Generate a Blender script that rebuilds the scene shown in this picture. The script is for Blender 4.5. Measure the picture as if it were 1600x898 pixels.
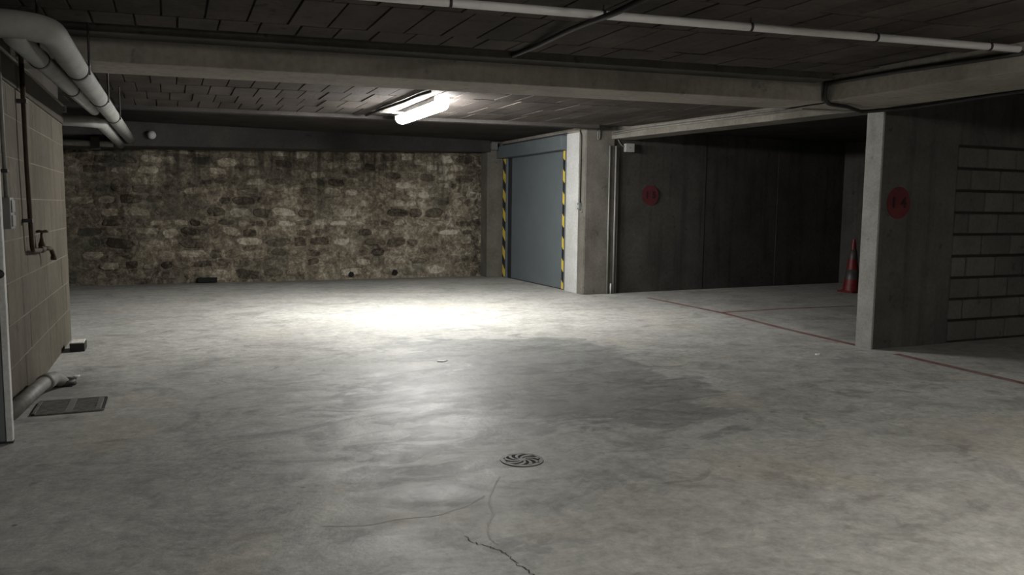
import bpy, bmesh, math, random
import numpy as np
from mathutils import Matrix, Vector, noise as mnoise
random.seed(7)
S = bpy.context.scene
for o in list(bpy.data.objects): bpy.data.objects.remove(o)
COL = S.collection

# ------------------------------------------------------------------ camera
F, CX, CY, H = 1240., 800., 449., 1.27
hor, roll, vx = 124., 0.0107, 265.
pitch = math.atan(hor / F)
def _axes():
    cr, sr = math.cos(roll), math.sin(roll)
    rr = np.array([cr, sr, 0]); dd = np.array([-sr, cr, 0]); ff = np.array([0, 0, 1.])
    cp, sp = math.cos(pitch), math.sin(pitch)
    return rr, ff*cp - dd*sp, -(dd*cp + ff*sp)
R0, FW, UP = _axes()
lo, hi = 0, 1.2
for _ in range(60):
    m = (lo + hi)/2; d = FW*math.cos(m) - R0*math.sin(m)
    if CX + F*d[0]/d[2] > vx: lo = m
    else: hi = m
AX = R0*math.cos(lo) + FW*math.sin(lo); AY = FW*math.cos(lo) - R0*math.sin(lo)
CAM = np.array([0, 0, H])
def ray(px, py):
    d = np.array([(px-CX)/F, (py-CY)/F, 1.]); return np.array([d@AX, d@AY, d@UP])
def atz(px, py, z=0.): d = ray(px, py); return Vector(CAM + d*((z-H)/d[2]))
def aty(px, py, y): d = ray(px, py); return Vector(CAM + d*(y/d[1]))
def atx(px, py, x): d = ray(px, py); return Vector(CAM + d*(x/d[0]))
cam = bpy.data.objects.new('camera', bpy.data.cameras.new('camera'))
cam.data.sensor_width = 36; cam.data.lens = F*36/1600; cam.data.clip_start = .02
M = Matrix.Identity(4)
for i, v in enumerate((np.array([1., 0, 0]), np.array([0, -1., 0]), np.array([0, 0, -1.]))):
    w = (v@AX, v@AY, v@UP)
    for r in range(3): M[r][i] = w[r]
M.translation = Vector(CAM); cam.matrix_world = M
COL.objects.link(cam); S.camera = cam

# ------------------------------------------------------------------ world, exposure
W = bpy.data.worlds.new('underground'); S.world = W; W.use_nodes = True
W.node_tree.nodes['Background'].inputs[0].default_value = (.55, .55, .6, 1)
W.node_tree.nodes['Background'].inputs[1].default_value = .004
S.view_settings.view_transform = 'Standard'; S.view_settings.look = 'None'
S.view_settings.gamma = 1; S.view_settings.use_curve_mapping = False
S.view_settings.exposure = 1.0
LAMP_A = 128.0      # tube over the back bay
LAMP_B = 112.0      # tube of the bay behind the camera

# ------------------------------------------------------------------ materials
MATS = {}
class NT:
    def __init__(s, name):
        s.m = bpy.data.materials.new(name); s.m.use_nodes = True
        s.t = s.m.node_tree; s.b = s.t.nodes['Principled BSDF']
    def n(s, typ, **kw):
        x = s.t.nodes.new(typ)
        for k, v in kw.items():
            if k.startswith('i_'):
                key = k[2:]; key = int(key) if key.isdigit() else key.replace('_', ' ')
                sock = x.inputs[key]
                if hasattr(v, 'is_output') or isinstance(v, bpy.types.NodeSocket): s.t.links.new(v, sock)
                else: sock.default_value = v
            else: setattr(x, k, v)
        return x
    def link(s, a, b): s.t.links.new(a, b)
    def pos(s, scale=(1, 1, 1), off=(0, 0, 0)):
        g = s.n('ShaderNodeNewGeometry')
        mp = s.n('ShaderNodeMapping', i_Vector=g.outputs['Position']); mp.inputs['Scale'].default_value = scale
        mp.inputs['Location'].default_value = off
        return mp.outputs[0]
    def noise(s, vec, scale, detail=6, rough=.55, dist=0.):
        x = s.n('ShaderNodeTexNoise', i_Vector=vec, i_Scale=scale, i_Detail=detail, i_Roughness=rough, i_Distortion=dist)
        return x.outputs['Fac']
    def ramp(s, fac, stops):
        r = s.n('ShaderNodeValToRGB', i_Fac=fac); e = r.color_ramp.elements
        while len(e) < len(stops): e.new(.5)
        for q, (p, c) in zip(e, stops):
            q.position = p; q.color = (c, c, c, 1) if isinstance(c, (int, float)) else (*c, 1)
        return r.outputs[0]
    def mix(s, fac, a, b, mode='MIX'):
        x = s.n('ShaderNodeMix', data_type='RGBA', blend_type=mode)
        for v, i in ((fac, 0), (a, 6), (b, 7)):
            if isinstance(v, bpy.types.NodeSocket): s.link(v, x.inputs[i])
            else: x.inputs[i].default_value = v if i == 0 else (*v, 1)
        return x.outputs[2]
    def math(s, op, a, b=0., c=None, clamp=False):
        x = s.n('ShaderNodeMath', operation=op, use_clamp=clamp)
        for i, v in enumerate((a, b) if c is None else (a, b, c)):
            if isinstance(v, bpy.types.NodeSocket): s.link(v, x.inputs[i])
            else: x.inputs[i].default_value = v
        return x.outputs[0]
    def bump(s, h, strength=.3, dist=.01):
        b = s.n('ShaderNodeBump', i_Height=h, i_Strength=strength, i_Distance=dist)
        s.link(b.outputs[0], s.b.inputs['Normal'])
    def color(s, c):
        if isinstance(c, bpy.types.NodeSocket): s.link(c, s.b.inputs['Base Color'])
        else: s.b.inputs['Base Color'].default_value = (*c, 1)

def concrete(name, light, dark, scale=1.2, rand=0., streak=0., rough=.9, bump=.35, spots=True):
    t = NT(name); p = t.pos()
    big = t.noise(p, scale, 8, .6, .3); fine = t.noise(p, scale*14, 6, .6)
    c = t.mix(t.ramp(big, [(.33, 0.), (.68, 1.)]), dark, light)
    c = t.mix(.35, c, t.ramp(fine, [(.3, .35), (.7, .75)]), 'OVERLAY')
    if streak:
        st = t.noise(t.pos((5, 5, .35)), 1.5, 5, .6)
        c = t.mix(t.math('MULTIPLY', t.ramp(st, [(.5, 0.), (.75, 1.)]), streak), c, tuple(x*.45 for x in dark))
    if spots:
        v = t.noise(p, 9, 3, .5); c = t.mix(t.ramp(v, [(.66, 0.), (.72, .55)]), c, tuple(x*.5 for x in dark))
    if rand:
        oi = t.n('ShaderNodeObjectInfo').outputs['Random']
        f = t.math('MULTIPLY_ADD', oi, 2*rand, 1-rand)
        cc = t.n('ShaderNodeCombineColor'); [t.link(f, cc.inputs[i]) for i in range(3)]
        c = t.mix(1., c, cc.outputs[0], 'MULTIPLY')
    t.color(c); t.b.inputs['Roughness'].default_value = rough
    t.b.inputs['Specular IOR Level'].default_value = .25
    t.bump(t.math('ADD', t.math('MULTIPLY', big, .5), fine), bump, .012)
    MATS[name] = t.m; return t.m
def plain(name, col, rough=.6, metal=0., var=.25, bump=.1, scale=8.):
    t = NT(name); p = t.pos(); n = t.noise(p, scale, 6, .6)
    c = t.mix(t.ramp(n, [(.3, 0.), (.7, 1.)]), tuple(x*(1-var) for x in col), tuple(min(1, x*(1+var*.5)) for x in col))
    t.color(c); t.b.inputs['Roughness'].default_value = rough; t.b.inputs['Metallic'].default_value = metal
    if bump: t.bump(t.noise(p, scale*8, 4), bump, .003)
    MATS[name] = t.m; return t.m
def emit(name, col, strength):
    t = NT(name); t.color((.9, .9, .9)); t.b.inputs['Emission Color'].default_value = (*col, 1)
    t.b.inputs['Emission Strength'].default_value = strength; MATS[name] = t.m; return t.m

concrete('beam', (.32, .297, .266), (.225, .206, .182), 1.6, streak=.25)
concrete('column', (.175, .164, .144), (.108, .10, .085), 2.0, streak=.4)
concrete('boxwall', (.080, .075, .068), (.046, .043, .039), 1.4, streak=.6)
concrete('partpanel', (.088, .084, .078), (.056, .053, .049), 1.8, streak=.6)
concrete('pier', (.30, .295, .275), (.21, .205, .19), 4)
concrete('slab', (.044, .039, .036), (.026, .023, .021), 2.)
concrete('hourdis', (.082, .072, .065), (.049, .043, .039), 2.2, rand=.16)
for _m in ('hourdis', 'slab'): MATS[_m].node_tree.nodes['Principled BSDF'].inputs['Specular IOR Level'].default_value = .05
concrete('strip', (.085, .077, .069), (.05, .045, .041), 2.2)
concrete('darkbeam', (.054, .049, .046), (.034, .031, .030), 2.2)  # darker overall tone for the back beam and the ceiling rib
concrete('leftblock', (.105, .092, .070), (.068, .059, .044), 1.5, rand=.05, streak=.5, bump=.25)
concrete('leftmortar', (.17, .152, .120), (.12, .107, .083), 2.)
concrete('lintel', (.050, .042, .034), (.03, .025, .02), 3.)
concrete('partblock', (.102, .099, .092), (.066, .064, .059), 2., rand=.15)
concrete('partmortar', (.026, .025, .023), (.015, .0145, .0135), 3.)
concrete('whitewash', (.52, .525, .52), (.42, .425, .41), 3., bump=.15, spots=False)
plain('pipewrap', (.24, .245, .228), .75, var=.25, scale=5)
plain('whitepipe', (.66, .64, .64), .5, var=.1)
plain('steel_dark', (.03, .029, .027), .6, .3)
plain('cable', (.012, .011, .011), .6)
plain('rust', (.055, .035, .020), .7, .5, var=.4, scale=20)
plain('greypipe', (.16, .155, .135), .6, var=.35, scale=12)
plain('doorblue', (.125, .147, .160), .5, .0, var=.1, scale=3)
plain('doorframe', (.115, .134, .146), .5, .0, var=.12)
plain('doorgap', (.02, .022, .028), .7)
plain('whitedoor', (.13, .146, .152), .5, var=.12, scale=3)
plain('plasticwhite', (.36, .365, .355), .45, var=.1)
plain('plasticgrey', (.14, .145, .14), .5, var=.15)
plain('conduit', (.21, .205, .19), .5, var=.15)
plain('iron', (.20, .20, .19), .55, .3, var=.35, scale=30)
plain('black', (.006, .006, .006), .9, bump=0)
plain('boxblack', (.012, .011, .011), .6)
plain('pale', (.68, .66, .62), .8, var=.35, scale=30)
plain('conered', (.13, .008, .011), .5, var=.3, scale=12)
plain('conewhite', (.05, .045, .045), .5, var=.4, scale=12)
plain('signred', (.088, .011, .014), .8, var=.3, scale=10)
plain('signblack', (.012, .005, .006), .8)
plain('mortarcrack', (.06, .057, .05), .95)
plain('seam', (.48, .475, .45), .8, var=.3, scale=25)
plain('paper', (.85, .85, .83), .7, var=.05)
plain('housing', (.45, .45, .45), .5)
emit('tubeA', (1.0, .985, .95), LAMP_A)
emit('tubeB', (1.0, .965, .89), LAMP_B)

def m_rubble(name, isstone):
    t = NT(name); p = t.pos()
    wob = t.n('ShaderNodeTexNoise', i_Vector=p, i_Scale=5., i_Detail=4.)
    pw = t.mix(.12, p, wob.outputs['Color'], 'ADD')
    a = t.noise(pw, 1.3, 6, .6, .3); b = t.noise(pw, 10, 10, .75, .4); f = t.noise(p, 26, 8, .78)
    v = t.math('ADD', t.math('MULTIPLY', b, .62), t.math('MULTIPLY', f, .30))
    if isstone:
        oi = t.n('ShaderNodeObjectInfo').outputs['Random']
        v = t.math('ADD', v, t.math('MULTIPLY', t.math('SUBTRACT', t.math('POWER', oi, 1.2), .40), .21))
    else: v = t.math('ADD', v, .03)
    v = t.math('ADD', v, t.math('MULTIPLY', t.math('SUBTRACT', a, .5), .28))
    # tone runs slightly darker towards the left-hand part of the wall
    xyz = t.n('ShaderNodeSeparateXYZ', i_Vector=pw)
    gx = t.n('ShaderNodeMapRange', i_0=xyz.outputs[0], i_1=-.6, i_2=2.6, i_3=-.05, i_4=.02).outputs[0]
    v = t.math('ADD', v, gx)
    v = t.math('MULTIPLY_ADD', t.math('SUBTRACT', v, .47), 1.45, .47 if not isstone else .49)
    c = t.ramp(v, [(.28, (.036, .030, .023)), (.42, (.120, .101, .077)), (.54, (.235, .202, .152)), (.63, (.39, .345, .27)), (.74, (.62, .575, .485))])
    g = t.noise(t.pos(off=(9, 3, 1)), 1.4, 5, .6, .4)
    c = t.mix(t.ramp(g, [(.50, 0.), (.66, .45)]), c, (.10, .105, .082))
    # damp dark streaks down from the beam and along the pier
    st = t.noise(t.pos((6, 1, .5)), 1.2, 5, .6)
    wet = t.n('ShaderNodeMapRange', i_0=xyz.outputs[0], i_1=4.95, i_2=5.25, i_3=0., i_4=.8).outputs[0]
    up = t.math('MULTIPLY', t.ramp(st, [(.48, 0.), (.62, 1.)]), t.n('ShaderNodeMapRange', i_0=xyz.outputs[2], i_1=1.2, i_2=2.1, i_3=0., i_4=.7).outputs[0])
    c = t.mix(t.math('MAXIMUM', t.math('MULTIPLY', wet, t.ramp(b, [(.4, 1.), (.62, .2)])), up), c, (.03, .028, .024))
    t.color(c); t.b.inputs['Roughness'].default_value = .95; t.b.inputs['Specular IOR Level'].default_value = .12
    t.bump(t.math('ADD', t.math('MULTIPLY', b, 1.2), f), .8, .02); MATS[name] = t.m
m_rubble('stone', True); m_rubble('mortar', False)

def m_floor():
    t = NT('floor'); p = t.pos()
    at = t.n('ShaderNodeAttribute', attribute_name='stain'); sp = t.n('ShaderNodeSeparateColor', i_Color=at.outputs['Color'])
    big = t.noise(p, .6, 8, .6, .6); mid = t.noise(t.pos((1, 1.2, 1), (4, 2, 0)), 2.1, 10, .7, .9); fine = t.noise(p, 24, 8, .7)
    c = t.mix(t.ramp(big, [(.3, 0.), (.7, 1.)]), (.315, .312, .292), (.42, .415, .392))
    c = t.mix(t.ramp(mid, [(.38, .55), (.5, 0.)]), c, (.205, .20, .185))
    c = t.mix(t.ramp(mid, [(.56, 0.), (.70, .5)]), c, (.50, .49, .455))
    warm = t.noise(t.pos(off=(3, 11, 0)), .9, 4, .6); c = t.mix(t.ramp(warm, [(.55, 0.), (.72, .5)]), c, (.40, .365, .29))
    c = t.mix(.55, c, t.ramp(fine, [(.25, .30), (.75, .68)]), 'OVERLAY')
    # damp patch with ragged, flaky rim
    n1 = t.noise(t.pos((.8, 1.3, 1), (1, 7, 0)), 2.4, 9, .62, .9)
    damp = t.ramp(t.math('ADD', sp.outputs[0], t.math('MULTIPLY', t.math('SUBTRACT', n1, .5), 2.2)), [(.46, 0.), (.58, 1.)])
    c = t.mix(t.math('MULTIPLY', damp, .60), c, (.165, .174, .17))
    # grime blobs, plus a darker tone at the back wall and in the bays
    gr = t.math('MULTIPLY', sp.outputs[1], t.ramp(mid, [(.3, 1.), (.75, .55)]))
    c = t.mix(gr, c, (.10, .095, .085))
    
    n2 = t.noise(t.pos((.8, 1.3, 1), (2, 5, 0)), 3.4, 7, .6, 1.2)
    c = t.mix(t.math('MULTIPLY', sp.outputs[2], t.ramp(n2, [(.50, 0.), (.56, .8)])), c, (.58, .575, .55))
    fl = t.math('MULTIPLY', t.math('MAXIMUM', sp.outputs[2], t.math('MULTIPLY', damp, .6)), t.ramp(n2, [(.43, .8), (.47, 0.)]))
    c = t.mix(fl, c, (.13, .135, .13))
    c = t.mix(t.ramp(n2, [(.34, .5), (.40, 0.)]), c, (.17, .165, .15))
    n3 = t.noise(p, 9, 9, .8, .3); c = t.mix(.6, c, t.ramp(n3, [(.36, .36), (.64, .74)]), 'OVERLAY')
    v2 = t.n('ShaderNodeTexVoronoi', i_Vector=p, i_Scale=7., i_Randomness=1.).outputs['Distance']
    c = t.mix(t.math('MULTIPLY', t.ramp(t.math('ADD', v2, t.math('MULTIPLY', n3, .10)), [(.10, .7), (.14, 0.)]), t.ramp(n1, [(.5, 0.), (.6, 1.)])), c, (.12, .115, .105))
    # small pits
    v = t.n('ShaderNodeTexVoronoi', i_Vector=p, i_Scale=2.6, i_Randomness=1.).outputs['Distance']
    c = t.mix(t.ramp(t.math('ADD', v, t.math('MULTIPLY', fine, .03)), [(.03, .75), (.05, 0.)]), c, (.09, .085, .075))
    t.color(c)
    r = t.math('MULTIPLY_ADD', n1, .5, .32); r = t.math('SUBTRACT', r, t.math('MULTIPLY', damp, .05))
    t.link(r, t.b.inputs['Roughness']); t.b.inputs['Specular IOR Level'].default_value = .36
    t.bump(t.math('ADD', t.math('ADD', t.math('MULTIPLY', mid, .6), t.math('MULTIPLY', fine, .4)), t.math('MULTIPLY', n1, .8)), .42, .014); MATS['floor'] = t.m
m_floor()
def m_line():
    t = NT('redline'); p = t.pos(); n = t.noise(p, 5, 7, .7)
    t.color(t.mix(t.ramp(n, [(.42, 0.), (.60, .8)]), (.16, .065, .058), (.23, .19, .168))); t.b.inputs['Roughness'].default_value = .8; MATS['redline'] = t.m
m_line()
def m_hazard():
    t = NT('hazard'); g = t.n('ShaderNodeNewGeometry'); s = t.n('ShaderNodeSeparateXYZ', i_Vector=g.outputs['Position'])
    v = t.math('FRACT', t.math('MULTIPLY', t.math('ADD', s.outputs[2], t.math('MULTIPLY', s.outputs[1], -.9)), 1/.345))
    t.color(t.ramp(v, [(0., (.66, .50, .06)), (.5, (.015, .015, .018))]))
    t.b.inputs['Roughness'].default_value = .5
    r = [n for n in t.t.nodes if n.type == 'VALTORGB'][-1]; r.color_ramp.interpolation = 'CONSTANT'; MATS['hazard'] = t.m
m_hazard()

# ------------------------------------------------------------------ mesh helpers
def obj(name, bm, mat, parent=None, smooth=False):
    me = bpy.data.meshes.new(name)
    if isinstance(bm, bmesh.types.BMesh):
        bmesh.ops.recalc_face_normals(bm, faces=bm.faces)
        bm.to_mesh(me); bm.free()
    else: me = bm
    if mat: 
        me.materials.clear(); me.materials.append(MATS[mat])
    if smooth:
        for f in me.polygons: f.use_smooth = True
    o = bpy.data.objects.new(name, me); COL.objects.link(o)
    if parent: o.parent = parent; o.matrix_parent_inverse = Matrix.Translation(parent.location).inverted() if False else Matrix.Identity(4); 
    if parent: o.location = -Vector(parent.location)
    return o
def thing(name, label, cat, loc=(0, 0, 0), group=None):
    o = bpy.data.objects.new(name, None); COL.objects.link(o); o.location = loc; o.empty_display_size = .05
    return tag(o, label, cat, group)
def tag(o, label, cat, group=None, kind=None):
    o['label'] = label; o['category'] = cat
    if group: o['group'] = group
    if kind: o['kind'] = kind
    return o
def B(): return bmesh.new()
def box(bm, x0, x1, y0, y1, z0, z1, bev=0.):
    vs = [bm.verts.new((x, y, z)) for z in (z0, z1) for y in (y0, y1) for x in (x0, x1)]
    fs = [bm.faces.new([vs[i] for i in f]) for f in ((0, 2, 3, 1), (4, 5, 7, 6), (0, 1, 5, 4), (2, 6, 7, 3), (0, 4, 6, 2), (1, 3, 7, 5))]
    if bev: bmesh.ops.bevel(bm, geom=list({e for f in fs for e in f.edges}), offset=bev, segments=2, affect='EDGES', profile=.6)
    return bm
def hexa(bm, bot, top, bev=0.):
    n = len(bot); a = [bm.verts.new(p) for p in bot]; b = [bm.verts.new(p) for p in top]
    fs = [bm.faces.new(a[::-1]), bm.faces.new(b)] + [bm.faces.new((a[i], a[(i+1) % n], b[(i+1) % n], b[i])) for i in range(n)]
    if bev: bmesh.ops.bevel(bm, geom=list({e for f in fs for e in f.edges}), offset=bev, segments=2, affect='EDGES', profile=.6)
    return bm
def prism(bm, xy, z0, z1, bev=0.): return hexa(bm, [(x, y, z0) for x, y in xy], [(x, y, z1) for x, y in xy], bev)
def frame_of(d):
    d = d.normalized(); u = d.cross(Vector((0, 0, 1)))
    if u.length < .05: u = d.cross(Vector((1, 0, 0)))
    u.normalize(); return u, d.cross(u)
def tube(bm, pts, r, seg=12, cap=True):
    pts = [Vector(p) for p in pts]; rs = r if isinstance(r, (list, tuple)) else [r]*len(pts); rings = []; u = None
    for i, p in enumerate(pts):
        d = (pts[min(i+1, len(pts)-1)] - pts[max(i-1, 0)]).normalized()
        if u is None: u, w = frame_of(d)
        else:
            u = (u - d*u.dot(d)).normalized(); w = d.cross(u)
        rings.append([bm.verts.new(p + (u*math.cos(a) + w*math.sin(a))*rs[i]) for a in [2*math.pi*k/seg for k in range(seg)]])
    for A, C in zip(rings, rings[1:]):
        for k in range(seg): bm.faces.new((A[k], A[(k+1) % seg], C[(k+1) % seg], C[k]))
    if cap: bm.faces.new(rings[0][::-1]); bm.faces.new(rings[-1])
    return bm
def bend(pts, rad, n=6):
    """polyline with rounded corners"""
    pts = [Vector(p) for p in pts]; out = [pts[0]]
    for a, b, c in zip(pts, pts[1:], pts[2:]):
        r = min(rad, (a-b).length*.49, (c-b).length*.49); p = b + (a-b).normalized()*r; q = b + (c-b).normalized()*r
        for k in range(n+1):
            s = k/n; out.append(p*(1-s)**2 + b*2*s*(1-s) + q*s*s)
    return out + [pts[-1]]
def lathe(bm, prof, c=(0, 0, 0), seg=24):
    rings = []
    for r, z in prof:
        rings.append([bm.verts.new((c[0]+r*math.cos(2*math.pi*k/seg), c[1]+r*math.sin(2*math.pi*k/seg), c[2]+z)) for k in range(seg)])
    for A, C in zip(rings, rings[1:]):
        for k in range(seg): bm.faces.new((A[k], A[(k+1) % seg], C[(k+1) % seg], C[k]))
    bm.faces.new(rings[0][::-1]); bm.faces.new(rings[-1]); return bm
def struct(name, bm, mat, label, cat): return tag(obj(name, bm, mat), label, cat, kind='structure')
def cyl(bm, c, axis, r, h, seg=24):
    a = Vector(axis).normalized(); c = Vector(c); return tube(bm, [c, c + a*h], r, seg)

SK = .124                       # the floor joists run a little askew: y = yp - SK*x
def yk(yp, x): return yp - SK*x

# ================================================================== FLOOR
def sd_poly(p, poly):
    d = 1e9; inside = False; n = len(poly)
    for i in range(n):
        a, b = poly[i], poly[(i+1) % n]
        ex, ey = b[0]-a[0], b[1]-a[1]; wx, wy = p[0]-a[0], p[1]-a[1]
        t = max(0, min(1, (wx*ex+wy*ey)/(ex*ex+ey*ey+1e-12))); d = min(d, math.hypot(wx-ex*t, wy-ey*t))
        if (a[1] > p[1]) != (b[1] > p[1]) and p[0] < (b[0]-a[0])*(p[1]-a[1])/(b[1]-a[1])+a[0]: inside = not inside
    return -d if inside else d
def floor_poly(px): return [tuple(atz(*q)[:2]) for q in px]
DAMP = floor_poly([(590, 545), (650, 530), (740, 526), (900, 529), (965, 548), (1040, 575), (1110, 600), (1155, 640), (1130, 662), (1000, 668), (930, 664),
                   (830, 672), (740, 690), (650, 702), (600, 690), (640, 662), (545, 628), (600, 600), (700, 575)])
PALE = floor_poly([(500, 590), (620, 590), (760, 640), (770, 740), (640, 770), (500, 740), (450, 660)])
me = bpy.data.meshes.new('floor')
xs = list(np.arange(-6, -1.2, 1.2)) + list(np.arange(-1.2, 7.6, .1)) + [9, 10.5, 12, 13]
ys = [-6, -4, -2, 0] + list(np.arange(1.2, 14.05, .1)) + [15]
V = [(x, y, 0.) for y in ys for x in xs]; nx = len(xs)
Fc = [(j*nx+i, j*nx+i+1, (j+1)*nx+i+1, (j+1)*nx+i) for j in range(len(ys)-1) for i in range(nx-1)]
me.from_pydata(V, [], Fc)
ca = me.color_attributes.new('stain', 'FLOAT_COLOR', 'POINT')
def blob(x, y, cx, cy, rx, ry): return max(0., 1 - math.hypot((x-cx)/rx, (y-cy)/ry))
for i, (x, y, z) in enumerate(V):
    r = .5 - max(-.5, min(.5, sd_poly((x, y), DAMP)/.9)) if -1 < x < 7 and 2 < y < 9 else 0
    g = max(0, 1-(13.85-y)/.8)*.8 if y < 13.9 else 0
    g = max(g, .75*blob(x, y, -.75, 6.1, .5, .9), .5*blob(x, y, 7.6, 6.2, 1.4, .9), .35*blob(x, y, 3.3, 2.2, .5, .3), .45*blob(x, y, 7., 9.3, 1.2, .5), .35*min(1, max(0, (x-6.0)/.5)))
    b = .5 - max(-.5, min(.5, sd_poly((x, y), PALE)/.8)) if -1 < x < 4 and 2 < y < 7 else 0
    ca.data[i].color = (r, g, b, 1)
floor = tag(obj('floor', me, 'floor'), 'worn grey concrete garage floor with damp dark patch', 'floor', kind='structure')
def ribbon(bm, pts, w, z):
    pts = [Vector((p[0], p[1], 0)) for p in pts]; L = []
    for i, p in enumerate(pts):
        d = (pts[min(i+1, len(pts)-1)] - pts[max(i-1, 0)]).normalized(); n = Vector((-d.y, d.x, 0)); ww = w[i] if isinstance(w, list) else w
        L.append((p + n*ww/2, p - n*ww/2))
    top = [[bm.verts.new((q.x, q.y, z)) for q in l] for l in L]
    for a, b in zip(top, top[1:]): bm.faces.new((a[0], b[0], b[1], a[1]))
    return bm
for pts, w in (([(1012, 465), (1130, 489), (1232, 515), (1345, 541)], .085), ([(1400, 553), (1500, 576), (1640, 608)], .085), ([(1130, 488), (1230, 482), (1335, 478)], .09)):
    obj('painted_line', ribbon(B(), [atz(*q) for q in pts], w, .0015), 'redline', floor)
cr = [(726, 836), (738, 845), (752, 851), (768, 855), (783, 860), (795, 868), (804, 878), (812, 884), (822, 890), (834, 899), (842, 915)]
cp = [atz(*q) for q in cr]; cj = []
for a, b_ in zip(cp, cp[1:]):
    for k in range(4):
        q = a.lerp(b_, k/4); cj.append(q + Vector((random.uniform(-.009, .009), random.uniform(-.009, .009), 0)))
obj('crack', ribbon(B(), cj, [random.uniform(.002, .0055) for _ in cj], .0015), 'mortarcrack', floor)
for seam in ([(782, 745), (768, 770), (766, 790), (772, 803), (764, 818), (762, 832), (770, 845), (778, 852)], [(500, 822), (560, 822), (620, 812), (690, 804), (730, 790), (768, 770)]):
    cp = [atz(*q) for q in seam]; cj = []
    for a, b_ in zip(cp, cp[1:]):
        for k in range(4): cj.append(a.lerp(b_, k/4) + Vector((random.uniform(-.006, .006), random.uniform(-.006, .006), 0)))
    obj('pale_seam', ribbon(B(), cj, [random.uniform(.004, .012) for _ in cj], .0008), 'seam', floor)

# ================================================================== CEILINGS
ZF, ZB = 2.39, 2.45
def slab(z, yp0, yp1, x0, x1, label):
    b = B(); prism(b, [(x0, yk(yp0, x0)), (x1, yk(yp0, x1)), (x1, yk(yp1, x1)), (x0, yk(yp1, x0))], z+.02, z+.2)
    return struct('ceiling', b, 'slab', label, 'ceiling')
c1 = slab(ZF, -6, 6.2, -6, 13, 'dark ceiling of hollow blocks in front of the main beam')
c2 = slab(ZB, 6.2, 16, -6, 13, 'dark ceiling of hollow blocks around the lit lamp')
def hour(z, parent, rows, x0, x1, w):
    cache = {}
    for k, (a, b_) in enumerate(rows):
        off = (k*.37) % 1*w
        n = int((x1-x0)/w)
        for i in range(n):
            x = x0 + i*w + off; g = .006
            key = round(b_-a, 3)
            if key not in cache:
                bm = B(); hw = w/2-g; hl = (b_-a)/2-g
                prism(bm, [(-hw, -hl+SK*hw), (hw, -hl-SK*hw), (hw, hl-SK*hw), (-hw, hl+SK*hw)], 0, .03, .003)
                o = obj('ceiling_block', bm, 'hourdis', parent); cache[key] = o.data
            else:
                o = bpy.data.objects.new('ceiling_block', cache[key]); COL.objects.link(o); o.parent = parent
            xc = x + w/2; o.location = (xc, yk((a+b_)/2, xc), z + random.uniform(-.003, .002))
            o.rotation_euler = (random.uniform(-.003, .003), random.uniform(-.005, .005), random.uniform(-.004, .004))
hour(ZF, c1, [(2.673, 3.333), (3.333, 3.993), (3.993, 4.653), (4.653, 5.313), (5.313, 5.643)], -1.0, 5.2, .24)
hour(ZB, c2, [(7.36, 8.02), (8.02, 8.68), (8.68, 9.34), (9.34, 10.0), (10.0, 10.66)], -1.6, 6.3, .23)

# ================================================================== BEAMS, COLUMNS
def skew_beam(name, yp0, yp1, x0, x1, z0, z1, mat, label, cat='beam', z0r=None):
    z0r = z0 if z0r is None else z0r
    bot = [(x0, yk(yp0, x0), z0), (x1, yk(yp0, x1), z0r), (x1, yk(yp1, x1), z0r), (x0, yk(yp1, x0), z0)]
    return struct(name, hexa(B(), bot, [(p[0], p[1], z1) for p in bot], .008), mat, label, cat)
skew_beam('trim_1', 5.93, 6.45, -2.6, 5.25, 2.20, 2.46, 'beam', 'long concrete beam crossing the ceiling in front of the lamp')
skew_beam('trim_7', 5.72, 5.93, -2.6, 5.05, 2.35, 2.42, 'strip', 'dark concrete band along the front of the long beam')
struct('trim_2', box(B(), 5.17, 5.93, -5, 5.84, 2.20, 2.5, .008), 'beam', 'concrete beam above the wall with the block courses', 'beam')
def fbx(y): return 6.10 + (9.84-y)*.12
t3 = struct('trim_3', prism(B(), [(fbx(5.85), 5.85), (fbx(5.85)+.36, 5.85), (fbx(10.41)+.36, 10.41), (fbx(10.41), 10.41)], 2.30, 2.49, .008), 'column', 'concrete beam running from the column above the dark parking box', 'beam')
bl, br = aty(103, 226, 12.95), aty(750, 237, 13.42)
def bx_at(x): t = (x-bl.x)/(br.x-bl.x); return (x, 12.95+(13.42-12.95)*t, bl.z+(br.z-bl.z)*t)
A_, B_ = bx_at(-6), bx_at(5.33)
struct('trim_4', hexa(B(), [A_, B_, (B_[0], 14.2, B_[2]), (A_[0], 14.2, A_[2])], [(A_[0], A_[1], 2.5), (B_[0], B_[1], 2.5), (B_[0], 14.2, 2.5), (A_[0], 14.2, 2.5)], .008), 'darkbeam', 'dark beam above the rubble stone wall', 'beam')
skew_beam('trim_8', 10.64, 10.80, -2.5, 5.6, 2.405, 2.47, 'darkbeam', 'shallow concrete rib on the ceiling behind the lamp')
struct('trim_5', box(B(), 5.615, 6.10, 10.36, 10.75, 0, 2.5, .012), 'column', 'square concrete column beside the blue garage door', 'column')
b = B(); prism(b, [(5.32, 13.55), (5.62, 13.55), (5.75, 13.9), (5.32, 13.9)], 0, 2.5, .01)
struct('trim_6', b, 'column', 'narrow concrete pier between the stone wall and the blue door', 'pier')

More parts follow.
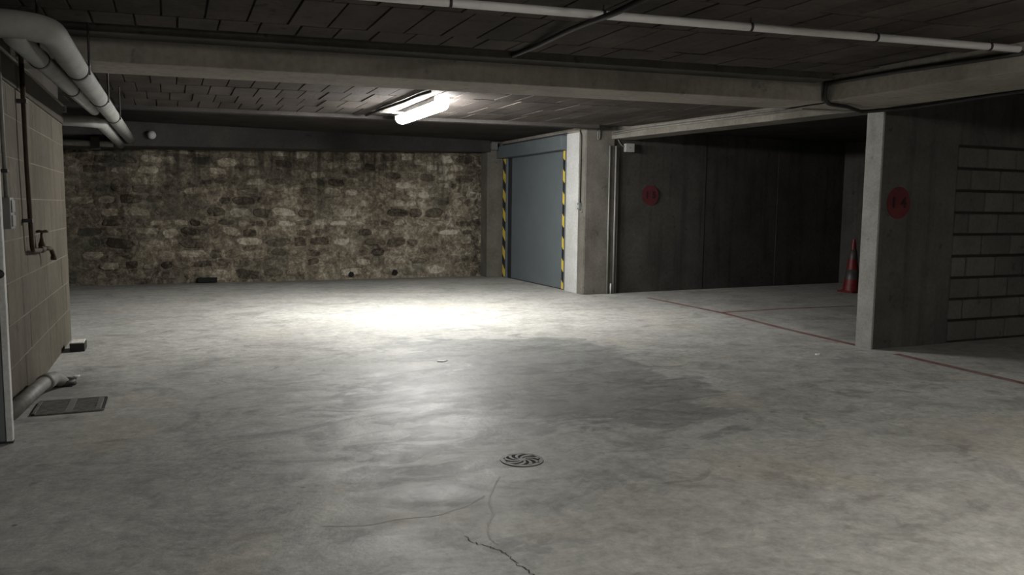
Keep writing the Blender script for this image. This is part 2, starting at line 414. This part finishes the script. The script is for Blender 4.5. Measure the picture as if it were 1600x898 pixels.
# ================================================================== BACK WALL of rubble stone
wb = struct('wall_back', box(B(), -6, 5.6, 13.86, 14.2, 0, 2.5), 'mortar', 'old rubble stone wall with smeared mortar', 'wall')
def stone_mesh(w, h):
    bm = B(); n = random.choice((8, 9, 10, 11, 12, 13)); outer = []; inner = []
    e = random.uniform(2.6, 6.5); ph = random.uniform(0, 6)
    for k in range(n):
        a = 2*math.pi*(k+random.uniform(-.25, .25))/n; c, s = math.cos(a), math.sin(a)
        rr = (abs(c)**e + abs(s)**e)**(-1/e)*(1 + .09*math.sin(2*a+ph) + random.uniform(-.13, .07))
        x, z = c*rr*w/2, s*rr*h/2
        outer.append(bm.verts.new((x, .03, z))); inner.append(bm.verts.new((x*.82, random.uniform(-.002, .005), z*.8)))
    ctr = bm.verts.new((0, -random.uniform(.002, .010), 0))
    for k in range(n):
        j = (k+1) % n
        bm.faces.new((outer[k], outer[j], inner[j], inner[k])); bm.faces.new((inner[k], inner[j], ctr))
    return bm
z = .03; cnt = 0
while z < 2.2:
    h = random.uniform(.13, .21); x = -1.75 + random.uniform(0, .2)
    while x < 5.3 and cnt < 299:
        w = h*random.uniform(1.1, 2.6)
        if x + w > 5.34: break
        if random.random() < .9:
            hh = h*random.uniform(.75, 1.02)
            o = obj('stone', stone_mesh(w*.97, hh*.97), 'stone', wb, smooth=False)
            o.location = (x+w/2, 13.845 + random.uniform(-.006, .014), z + h/2 + random.uniform(-.02, .02)); o.rotation_euler = (0, random.uniform(-.07, .07), 0)
            cnt += 1
        x += w
    z += h
# openings at the wall foot
p0, p1 = aty(309, 442, 13.84), aty(339, 433, 13.84)
o = obj('vent_recess', box(B(), p0.x, p1.x, 13.80, 13.87, .012, p1.z, .004), 'black', wb)
for q, s in (((549, 428), .05), ((617, 425), .055)):
    p = aty(*q, 13.83); bm = B(); hexa(bm, [(p.x+dx*s, 13.815, p.z+dz*s) for dx, dz in ((-1, -.6), (.2, -.9), (1, -.3), (.6, .6), (-.3, .9), (-.8, .2))],
                                       [(p.x+dx*s, 13.87, p.z+dz*s) for dx, dz in ((-1, -.6), (.2, -.9), (1, -.3), (.6, .6), (-.3, .9), (-.8, .2))])
    obj('hole', bm, 'black', wb)

# ================================================================== LEFT WALL of 25 cm blocks
wl = struct('wall_left', box(B(), -1.09, -.885, 4.86, 8.40, 0, 1.99), 'leftmortar', 'beige block wall carrying the brass tap', 'wall')
cache = {}
for k in range(8):
    z0 = .05 + .25*k - (.05 if k == 0 else 0); z1 = .05+.25*(k+1)-.008
    z1 = min(z1, 1.985)
    y = 8.40; first = True
    while y > 4.9:
        L = (.5 if not (first and k % 2) else .25); first = False
        y0 = max(4.87, y-L+.0025)
        bm = B(); box(bm, -1.085, -.8835 + random.uniform(-.0008, .0008), y0, y, z0, z1, .002)
        o = obj('block', bm, 'leftblock', wl)
        y -= L
obj('lintel', box(B(), -1.09, -.872, 4.86, 8.40, 1.99, 2.15, .006), 'lintel', wl)
obj('upper_course', box(B(), -1.09, -.905, 4.86, 8.40, 2.15, 2.41), 'lintel', wl)
obj('ledge', box(B(), -.91, -.862, 4.86, 8.40, 2.15, 2.165, .004), 'leftmortar', wl)

# ================================================================== RIGHT: parking boxes
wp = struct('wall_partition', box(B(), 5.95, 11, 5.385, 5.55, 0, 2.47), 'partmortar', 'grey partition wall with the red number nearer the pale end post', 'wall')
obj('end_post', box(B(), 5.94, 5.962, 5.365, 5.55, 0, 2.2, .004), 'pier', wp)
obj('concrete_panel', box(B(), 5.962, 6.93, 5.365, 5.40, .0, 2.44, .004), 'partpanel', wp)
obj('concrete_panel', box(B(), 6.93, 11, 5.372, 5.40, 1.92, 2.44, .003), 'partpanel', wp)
for k in range(9):
    z0 = .02 + .21*k + random.uniform(0, .006); z1 = z0 + .186; x = 6.94 - (.21 if k % 2 else 0)
    while x < 8.6:
        xa, xb = max(6.945, x), x+.398+random.uniform(-.006, .006)
        obj('block', box(B(), xa, xb, 5.364+random.uniform(-.004, .004), 5.40, z0, z1, .010), 'partblock', wp); x += .42
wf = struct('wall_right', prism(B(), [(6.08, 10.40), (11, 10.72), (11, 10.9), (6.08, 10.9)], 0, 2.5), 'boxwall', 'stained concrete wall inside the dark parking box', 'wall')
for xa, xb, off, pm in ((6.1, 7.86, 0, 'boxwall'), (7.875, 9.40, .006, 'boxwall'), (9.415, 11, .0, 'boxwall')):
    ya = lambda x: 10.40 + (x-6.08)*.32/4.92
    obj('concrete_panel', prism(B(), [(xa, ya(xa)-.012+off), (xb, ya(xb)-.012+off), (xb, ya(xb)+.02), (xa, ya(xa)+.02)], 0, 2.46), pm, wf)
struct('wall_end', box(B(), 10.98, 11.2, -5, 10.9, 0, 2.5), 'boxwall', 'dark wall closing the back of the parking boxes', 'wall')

# number discs
def sign(label, px, plane_y, r, txt, slope=0., name='number_sign'):
    p = aty(*px, plane_y); root = thing(name, label, 'sign', (p.x, p.y, p.z), 'red numbers of the parking boxes')
    yy = p.y
    bm = B(); cyl(bm, (p.x, yy+.004, p.z), (0, -1, 0), r, .006, 40); obj('disc', bm, 'signred', root)
    x = p.x - r*.42
    for ch in txt:
        cu = bpy.data.curves.new('digit', 'FONT'); cu.body = ch; cu.size = r*.92; cu.extrude = .002; cu.align_x = 'CENTER'; cu.align_y = 'CENTER'; cu.offset = .004
        tmp = bpy.data.objects.new('tmp', cu); me_ = bpy.data.meshes.new_from_object(tmp); bpy.data.objects.remove(tmp)
        me_.transform(Matrix.Translation((x, yy-.004, p.z)) @ Matrix.Rotation(math.pi/2, 4, 'X'))
        obj('digit', me_, 'signblack', root); x += r*.84
    return root
sign('round red number 14 painted on the partition by the pale post', (1404, 317), 5.362, .147, '14')
sign('round red number 15 on the wall of the dark parking box', (1016, 305), 10.425, .15, '15')

# ================================================================== BLUE GARAGE DOOR in the right wall
XD = 5.66
d1 = struct('door_1', box(B(), XD, XD+.05, 11.10, 13.40, .012, 2.2), 'doorblue', 'blue grey metal garage door with hazard tape', 'door')
obj('header_box', box(B(), XD-.16, XD+.10, 10.95, 13.62, 2.165, 2.375, .008), 'doorframe', d1)
obj('header_flange', box(B(), XD-.05, XD+.10, 10.94, 13.62, 2.385, 2.42), 'doorframe', d1)
obj('jamb', box(B(), XD-.03, XD+.10, 10.955, 11.10, 0, 2.2, .004), 'doorframe', d1)
obj('jamb', box(B(), XD-.04, XD+.10, 13.36, 13.56, 0, 2.2, .004), 'doorframe', d1)
obj('dark_gap', box(B(), XD-.006, XD+.02, 13.20, 13.36, .01, 2.17), 'doorgap', d1)  # shaded gap between post and door, drawn as a dark strip
obj('hazard_strip', box(B(), XD-.046, XD-.039, 13.40, 13.51, .02, 2.16), 'hazard', d1)
bm = B(); box(bm, XD-.042, XD-.028, 11.055, 11.10, .02, 2.16); obj('hazard_strip', bm, 'hazard', d1)
obj('bottom_seal', box(B(), XD-.004, XD+.05, 11.1, 13.4, 0, .014), 'doorgap', d1)
struct('wall_door', box(B(), XD+.06, XD+.3, 10.7, 14, 0, 2.5), 'column', 'concrete wall around the blue garage door', 'wall')
struct('trim_9', box(B(), 5.60, XD+.12, 10.56, 10.953, 0, 2.40, .006), 'whitewash', 'whitewashed reveal between blue door and column', 'reveal')
struct('trim_10', box(B(), 5.605, XD+.12, 10.372, 10.556, 0, 2.46, .006), 'column', 'bare concrete strip between whitewash and column', 'reveal')
struct('trim_11', box(B(), 5.61, XD+.12, 10.56, 13.6, 2.402, 2.5, .006), 'beam', 'concrete lintel above the blue door', 'lintel')

# ================================================================== WHITE DOOR, left edge
d2 = struct('door_2', box(B(), -1.70, -.806, 4.82, 4.856, .012, 2.05, .004), 'whitedoor', 'pale blue white metal door at the near end of the block wall', 'door')
obj('edge_profile', box(B(), -.83, -.800, 4.812, 4.862, .012, 2.05, .004), 'whitewash', d2)
obj('bottom_seal', box(B(), -1.70, -.80, 4.82, 4.856, 0, .012), 'doorgap', d2)
p = aty(2, 428, 4.81)
bm = B(); cyl(bm, (p.x-.01, 4.815, p.z), (0, -1, 0), .024, .012, 16); tube(bm, bend([(p.x-.01, 4.81, p.z), (p.x-.01, 4.765, p.z), (p.x-.13, 4.765, p.z)], .02), .009, 10)
obj('handle', bm, 'steel_dark', d2, True)

# ================================================================== LAMPS
def lamp(x, y0, y1, zc, zt, mat, label):
    root = thing('ceiling_lamp', label, 'lamp', (x, (y0+y1)/2, zt), 'long tube lamps on the ceiling')
    bm = B(); box(bm, x-.092, x+.092, y0+.03, y1-.005, zc+.018, zt+.004, .010); obj('housing', bm, 'housing', root)
    def ring(bm, y, f): return [bm.verts.new((x + .088*f*math.cos(a), y, zc + .068*f*math.sin(a))) for a in [2*math.pi*q/24 for q in range(24)]]
    def loft(prof, cap=True):
        bm = B(); rings = [ring(bm, *q) for q in prof]
        for A, C in zip(rings, rings[1:]):
            for q in range(24): bm.faces.new((A[q], A[(q+1) % 24], C[(q+1) % 24], C[q]))
        bm.faces.new(rings[0]); bm.faces.new(rings[-1]); return bm
    obj('diffuser', loft([(y0, .45), (y0+.01, .70), (y0+.03, .88), (y0+.07, 1.), (y1-.06, 1.), (y1-.03, .97)]), mat, root, True)
    for a, d in ((y1, -1),):
        obj('end_cap', loft([(a, .80), (a+d*.006, .93), (a+d*.015, 1.0), (a+d*.045, 1.02), (a+d*.05, 1.0)]), 'housing', root)
    return root
lamp(2.72, 8.25, 9.92, 2.375, ZB, 'tubeA', 'lit white tube lamp on the ceiling behind the long beam')
lamp(3.5, -1.5, .2, 2.315, ZF, 'tubeB', 'lit white tube lamp on the ceiling in front of the long beam')

# ================================================================== PIPES
def lerp(a, b, t): return Vector(a)*(1-t) + Vector(b)*t
pw = thing('insulated_pipe', 'white wrapped pipework hung under the ceiling above the block wall', 'pipe', (-.6, 6, 2.1))
P0, PM, P1 = Vector((-.505, 4.42, 2.10)), Vector((-.505, 5.7, 2.10)), Vector((-.505, 13.3, 2.215))
obj('main_run', tube(B(), bend([(-2.0, 4.42, 2.09), P0, PM, P1], .20, 10), .066, 24), 'pipewrap', pw, True)
Q0, Q1 = Vector((-.645, 4.42, 2.045)), Vector((-.64, 8.72, 2.165))
obj('branch_run', tube(B(), [Q0, Q1], .050, 20), 'pipewrap', pw, True)
obj('rear_run', tube(B(), bend([(-2.6, 8.85, 2.10), (-.62, 9.05, 2.085), (-.645, 13.3, 2.15)], .25, 8), .058, 20), 'pipewrap', pw, True)
def at_y(a, b, y): return a + (b-a)*((y-a.y)/(b.y-a.y))
for yy in (5.7, 7.4, 9.1):
    c = at_y(PM, P1, yy); d = (P1-PM).normalized()
    k = obj('clamp', tube(B(), [c-d*.022, c+d*.022], .072, 22), 'steel_dark', pw)
    obj('hanger_rod', tube(B(), [c+Vector((.07, 0, -.03)), Vector((c.x+.07, c.y, 2.40 if yy < 7 else 2.46))], .007, 8), 'steel_dark', pw)
for yy in (5.2, 6.8):
    c = at_y(Q0, Q1, yy); d = (Q1-Q0).normalized()
    obj('clamp', tube(B(), [c-d*.022, c+d*.022], .055, 22), 'steel_dark', pw)
    obj('hanger_rod', tube(B(), [c+Vector((.0, 0, .05)), Vector((c.x, c.y, 2.40 if yy < 7 else 2.46))], .007, 8), 'steel_dark', pw)

# thin white pipe on the near ceiling
WP = [(600, -4), (704, 4), (949, 20), (1179, 40), (1377, 56), (1549, 71), (1592, 76)]
a, b_ = atz(640, -1, 2.335), atz(1592, 76.5, 2.335)
dd = (b_-a).normalized(); a2 = a - dd*2.2
cl = []
for q in ((704, 4), (949, 20), (1179, 40), (1377, 56), (1549, 72)):
    p = atz(*q, 2.335); t = (p-a).dot(dd); cl.append((a + dd*t, dd))
def pipe(name, label, pts, r, mat, clamps=(), rad=.1):
    root = thing(name, label, 'pipe', tuple(pts[0])); obj('run', tube(B(), bend(pts, rad, 8), r, 20), mat, root, True); return root
root = pipe('ceiling_pipe', 'thin white pipe clipped along the near ceiling', [a2, a, b_], .023, 'whitepipe', clamps=[], rad=.01)
for c, ax in cl:
    obj('clip', tube(B(), [c-dd*.007, c+dd*.007], .028, 16), 'steel_dark', root)
    obj('clip_stem', tube(B(), [c+Vector((0, 0, .02)), c+Vector((0, 0, .07))], .005, 6), 'steel_dark', root)

# cables
def cable(label, pts, r=.012, name='cable', mat='cable', rad=.1, cat='cable'):
    return tag(obj(name, tube(B(), bend(pts, rad, 5), r, 8), mat, None, True), label, cat)
zc = ZF-.018
cable('thick black cable crossing the near ceiling beside the white pipe', [atz(775, 97, zc), atz(830, 76, zc), atz(900, 42, zc-.05), atz(960, 21, zc-.11), atz(1010, -4, zc-.075), atz(1100, -50, zc)], .017, rad=.3)
tb = [atx(1598, 83, 5.155), atx(1490, 99, 5.155), atx(1400, 112, 5.155), atx(1330, 124, 5.155), atx(1289, 131, 5.155)]
cable('black cable looping down the beam above the block courses', tb + [Vector((5.13, 5.25, 2.355)), Vector((5.125, 5.255, 2.22)), Vector((5.17, 5.25, 2.178)), Vector((5.42, 5.30, 2.178)), Vector((5.75, 5.44, 2.165)), Vector((5.92, 5.0, 2.17)), Vector((5.93, 4.2, 2.185)), Vector((5.93, 3.2, 2.187))], .017, rad=.06)
cable('thin grey cable clipped under the beam towards the pale post', [Vector((5.3, 5.7, 2.19)), Vector((5.5, 5.6, 2.185)), Vector((5.7, 5.50, 2.175)), Vector((5.93, 5.36, 2.185))], .007, mat='conduit')
zc = ZB-.02
cable('dark cable on the ceiling beside the lit lamp', [atz(672, 143, zc), atz(655, 148, zc), atz(635, 157, zc), atz(615, 164, zc), atz(592, 172, zc), atz(572, 180, zc)], .016, rad=.2)
pa, pb = atz(594, 174.5, 2.40), Vector((2.66, 9.55, 2.40))
cable('short white conduit feeding the lit lamp', [pa, (pb.x, pa.y-.03, 2.40)], .014, 'lamp_conduit', 'plasticwhite', cat='conduit')
for k, (zz, lab) in enumerate(((2.415, 'upper'), (2.385, 'lower'))):
    cable('%s grey conduit along the beam over the dark parking box' % lab, [(fbx(5.95)-.018, 5.95, zz), (fbx(9.6)-.018, 9.6, zz+.005), (fbx(10.33)-.018, 10.33, zz-.02)], .011, 'conduit', 'greypipe', cat='conduit')

# conduits on the column
for px, rr, mt, lab in (((948, 459), .012, 'conduit', 'thin pale conduit down the middle of the concrete column'), ((957.5, 459), .016, 'conduit', 'thicker pale conduit down the column near its edge'), ((963, 459), .012, 'conduit', 'thin pale conduit in the corner of column and box wall')):
    x = aty(*px, 10.34).x; yy = 10.34 if px[0] < 962 else 10.375
    cable(lab, [(x, yy, .0), (x, yy, 2.2)], rr, 'conduit', mt, cat='conduit')
x = aty(953.5, 452, 10.33).x
cable('short pale pipe stub at the foot of the column', [(x, 10.32, 0), (x, 10.32, .16)], .014, 'pipe_stub', 'plasticwhite', cat='pipe')
# switch on reveal with conduit
p = atx(903.5, 322, 5.59)
sw = thing('wall_switch', 'small grey switch with conduit beside the whitewashed strip', 'switch', (5.6, 10.46, p.z))
obj('switch_box', box(B(), 5.555, 5.606, 10.43, 10.50, p.z-.05, p.z+.05, .006), 'plasticgrey', sw)
obj('rocker', box(B(), 5.548, 5.556, 10.445, 10.485, p.z-.025, p.z+.02, .002), 'plasticwhite', sw)
obj('conduit_run', tube(B(), [(5.592, 10.47, p.z+.04), (5.592, 10.47, 2.35), (5.592, 10.52, 2.42)], .010, 8), 'steel_dark', sw, True)
obj('conduit_loop', tube(B(), bend([(5.585, 10.45, p.z-.05), (5.585, 10.45, p.z-.085), (5.585, 10.40, p.z-.085), (5.585, 10.40, p.z+.0)], .03), .006, 8), 'conduit', sw, True)
cable('pale hook shaped cable end on top of the concrete column', bend([(5.84, 10.345, 2.44), (5.80, 10.345, 2.40), (5.80, 10.345, 2.28), (5.83, 10.345, 2.30), (5.83, 10.345, 2.42)], .02), .007, 'cable', 'conduit')

# small wall boxes
def wallbox(label, x0, x1, y0, y1, z0, z1, name='junction_box', mat='plasticwhite', lid='y'):
    root = thing(name, label, 'box', ((x0+x1)/2, y1, z0))
    obj('body', box(B(), x0, x1, y0+.012, y1, z0, z1, .005), mat, root)
    obj('lid', box(B(), x0-.003, x1+.003, y0, y0+.012, z0-.003, z1+.003, .003), mat, root)
    obj('screw', cyl(B(), ((x0+x1)/2, y0+.001, (z0+z1)/2), (0, -1, 0), .008, .004, 10), 'plasticgrey', root)
    return root
wallbox('white junction box above the red number in the dark box', 6.275, 6.415, 10.33, 10.412, 2.125, 2.245)
cable('grey cable dropping from the beam to the white junction box', [(6.15, 10.385, 2.32), (6.22, 10.385, 2.22), (6.28, 10.385, 2.2)], .008, mat='conduit')
p = aty(772, 228, 13.4)
wallbox('pale small box over the pier left of the blue door', p.x-.055, p.x+.055, 13.37, 13.55, p.z-.065, p.z+.06, mat='plasticgrey')
p = aty(237, 211, 13.0)
rt = thing('wall_lamp', 'small round unlit bulkhead lamp on the dark beam', 'lamp', (p.x, 13.03, p.z))
bm = B(); tube(bm, [(p.x, 13.05, p.z), (p.x, 12.97, p.z)], .05, 20); obj('base', bm, 'plasticgrey', rt)
bm = B(); bmesh.ops.create_uvsphere(bm, u_segments=18, v_segments=10, radius=.062, matrix=Matrix.Translation((p.x, 12.96, p.z))); obj('globe', bm, 'plasticwhite', rt, True)
# ledge on the back wall behind the pipes
pA, pB = aty(103, 222, 12.95), aty(200, 224, 12.95)
lp = thing('ledge_pipe', 'grey horizontal pipe under the dark beam at the stone wall', 'pipe', (-1.5, 12.9, pA.z)); obj('run', tube(B(), [(-2.6, 12.90, pA.z-.005), (-.72, 12.90, pA.z-.005)], .045, 12), 'greypipe', lp, True)
pC = aty(149, 224, 12.9); obj('bracket', box(B(), pC.x-.06, pC.x+.06, 12.84, 12.95, pC.z-.09, pC.z+.09, .006), 'boxblack', lp)

# ================================================================== LEFT WALL FITTINGS
XW = -.878
tp = thing('water_tap', 'brass tap on a rusty supply pipe against the beige block wall', 'tap', (XW, 6.2, .9))
xp = -.845
t0 = atx(38, 118, xp); t1 = atx(40, 240, xp); t2 = atx(47, 388, xp)
yv = 6.03; zt = .955
pts = bend([(xp, yv-.02, 2.36), (xp, yv, 1.5), (xp, yv+.06, zt), (xp, yv+.44, zt-.015)], .05, 6)
obj('supply_pipe', tube(B(), pts, .015, 12), 'rust', tp, True)
for zz in (1.92, 1.155): obj('pipe_clip', box(B(), XW-.004, xp+.02, yv-.035, yv+.03, zz-.012, zz+.012, .003), 'steel_dark', tp)
yb = yv+.50
bm = B(); tube(bm, [(xp, yb-.09, zt-.012), (xp, yb-.03, zt-.012), (xp, yb, zt-.012), (xp, yb+.05, zt-.012), (xp, yb+.09, zt-.012)], [.018, .022, .028, .022, .018], 14); obj('body', bm, 'rust', tp, True)
obj('bonnet', lathe(B(), [(.022, 0), (.024, .02), (.016, .045), (.010, .07), (.008, .11)], (xp, yb, zt), 14), 'rust', tp, True)
bm = B(); tube(bm, [(xp-.028, yb-.02, zt+.112), (xp-.015, yb-.01, zt+.116), (xp+.005, yb, zt+.112), (xp+.025, yb+.01, zt+.116), (xp+.038, yb+.02, zt+.112)], [.009, .011, .009, .011, .009], 10); obj('handle', bm, 'rust', tp, True)
obj('spout', tube(B(), bend([(xp, yb+.07, zt-.012), (xp+.01, yb+.19, zt-.018), (xp+.015, yb+.21, zt-.10)], .05, 6), [.016]*9, 12) if False else tube(B(), bend([(xp, yb+.07, zt-.012), (xp+.03, yb+.21, zt-.018), (xp+.04, yb+.24, zt-.075)], .05, 6), .016, 12), 'rust', tp, True)
obj('nozzle', lathe(B(), [(.020, 0), (.021, .02), (.017, .035)], (xp+.04, yb+.24, zt-.105), 14), 'rust', tp, True)
# grey switch box and conduit
sb = thing('junction_box', 'grey double switch box beside the white door', 'box', (XW, 5.33, 1.12))
obj('body', box(B(), XW-.006, -.83, 5.28, 5.40, 1.12, 1.30, .006), 'plasticgrey', sb)
obj('rocker', box(B(), -.832, -.822, 5.295, 5.385, 1.215, 1.285, .004), 'plasticgrey', sb)
obj('rocker', box(B(), -.832, -.822, 5.295, 5.385, 1.135, 1.20, .004), 'plasticgrey', sb)
obj('conduit_run', tube(B(), [(-.858, 5.34, 1.29), (-.858, 5.32, 2.2)], .011, 10), 'greypipe', sb, True)
obj('pipe_clip', box(B(), XW-.004, -.84, 5.31, 5.375, 1.44, 1.46, .003), 'steel_dark', sb)
tag(obj('corner_bracket', box(B(), -.89, -.845, 8.395, 8.44, 2.10, 2.16, .006), 'iron'), 'small metal bracket at the top end of the block wall', 'bracket')
# waste pipe at the foot of the wall
wp_ = thing('waste_pipe', 'grey waste pipe at the foot of the block wall running into a dark hole', 'pipe', (-.8, 5.2, .0))
obj('run', tube(B(), bend([(-.815, 4.88, .15), (-.79, 5.75, .115), (-.755, 6.15, .085), (-.72, 6.30, .0)], .10, 6), .044, 16), 'greypipe', wp_, True)
obj('collar', tube(B(), [(-.783, 5.84, .108), (-.770, 5.98, .099)], .053, 16), 'greypipe', wp_, True)
obj('sleeve', lathe(B(), [(.085, .001), (.08, .03), (.07, .04), (.055, .035)], (-.725, 6.28, 0), 18), 'boxblack', wp_, True)
obj('hole', prism(B(), [(-.80, 6.2), (-.66, 6.2), (-.66, 6.5), (-.78, 6.52)], .0005, .004), 'black', wp_)

# floor grate
gp = [atz(45, 651), atz(160, 644), atz(168, 621), atz(72, 628)]
x0, x1, y0, y1 = -.80, -.41, 5.40, 5.76
gr = thing('floor_grate', 'rectangular iron floor grate beside the waste pipe', 'grate', ((x0+x1)/2, (y0+y1)/2, 0))
obj('pit', box(B(), x0, x1, y0, y1, .0005, .0025), 'black', gr)
for q in ((x0, x1, y0, y0+.016), (x0, x1, y1-.016, y1), (x0, x0+.02, y0, y1), (x1-.05, x1-.02, y0+.016, y1-.016), ((x0+x1)/2-.02, (x0+x1)/2+.02, y0+.016, y1-.016)):
    obj('frame_bar', box(B(), *q, .0015, .012, .002), 'iron', gr)
for k in range(9):
    yy = y0+.035+k*.0345
    obj('bar', box(B(), x0+.02, x1-.05, yy, yy+.016, .0015, .011, .002), 'iron', gr)
# black box at the wall end
pb0, pb1 = atz(109, 550), atz(133, 547.5)
bx = thing('small_box', 'small black box with a pale top on the floor by the wall end', 'box', (pb0.x+.06, pb0.y+.12, 0))
obj('body', box(B(), pb0.x, pb1.x, pb0.y, pb0.y+.22, 0, .070, .004), 'boxblack', bx)
obj('top', box(B(), pb0.x+.006, pb1.x-.006, pb0.y+.006, pb0.y+.214, .068, .078, .003), 'pale', bx)

# round floor drain
c = atz(815.5, 718.5); dr = thing('floor_drain', 'round metal floor drain with swirling slots', 'drain', (c.x, c.y, 0))
R = .112
obj('pit', cyl(B(), (c.x, c.y, .0004), (0, 0, 1), R*.985, .0012, 40), 'black', dr)
def annulus(bm, c, r0, r1, z0, z1, seg=40):
    v = [[bm.verts.new((c.x+r*math.cos(2*math.pi*k/seg), c.y+r*math.sin(2*math.pi*k/seg), z)) for k in range(seg)] for r, z in ((r0, z0), (r1, z0), (r1, z1), (r0, z1))]
    for i in range(4):
        A, C = v[i], v[(i+1) % 4]
        for k in range(seg): bm.faces.new((A[k], A[(k+1) % seg], C[(k+1) % seg], C[k]))
    return bm
obj('rim', annulus(B(), c, R*.78, R*.97, .001, .0042), 'iron', dr)
obj('hub', cyl(B(), (c.x, c.y, .001), (0, 0, 1), R*.20, .0032, 24), 'iron', dr)
nv = 9
for k in range(nv):
    bm = B(); top = []; bot = []
    L, Rr = [], []
    for j in range(7):
        s = j/6; r = R*(.17 + .66*s); a = 2*math.pi*k/nv - .95*s**1.2; hw = (.04 + .05*s)*R
        ctr = Vector((c.x+r*math.cos(a), c.y+r*math.sin(a), 0)); tn = Vector((-math.sin(a-.5), math.cos(a-.5), 0))
        L.append(ctr+tn*hw); Rr.append(ctr-tn*hw)
    loop = L + Rr[::-1]
    hexa(bm, [(q.x, q.y, .001) for q in loop], [(q.x, q.y, .0042) for q in loop]); obj('vane', bm, 'iron', dr)

# traffic cone
cc = Vector((9.90, 9.38, 0)); hc = .84
cn = thing('traffic_cone', 'red and white traffic cone in the dark parking box', 'cone', (cc.x, cc.y, 0))
obj('base', box(B(), cc.x-.15, cc.x+.15, cc.y-.15, cc.y+.15, 0, .03, .012), 'conered', cn)
def rad(z): return .135 + (.022-.135)*(z-.03)/(hc-.03)
for nm, z0, z1, mt, e in (('body', .03, hc, 'conered', 0), ('reflective_band', .21, .36, 'conewhite', .004), ('reflective_band', .53, .68, 'conewhite', .004)):
    obj(nm, lathe(B(), [(rad(z0)+e, z0), (rad(z0)+e, z0+.001), (rad(z1)+e, z1-.001), (rad(z1)+e*.5, z1)], cc, 24), mt, cn, True)

# litter
def scrap(label, px, s):
    p = atz(*px); bm = B()
    pts = [(-1, -.2), (-.3, -.5), (.5, -.35), (1, .1), (.4, .15), (-.2, .0), (-.4, .35), (-.8, .2)]
    hexa(bm, [(p.x+x*s, p.y+y*s*1.6, .0006) for x, y in pts], [(p.x+x*s*.95, p.y+y*s*1.5, .006+.006*random.random()) for x, y in pts])
    return tag(obj('paper_scrap', bm, 'paper'), label, 'litter')
scrap('white crumpled paper scrap on the damp patch of the floor', (691, 564), .05)
scrap('tiny pale scrap on the floor near the pale post', (1278, 554), .03)
scrap('tiny pale scrap beside the waste pipe hole', (120, 588), .022)
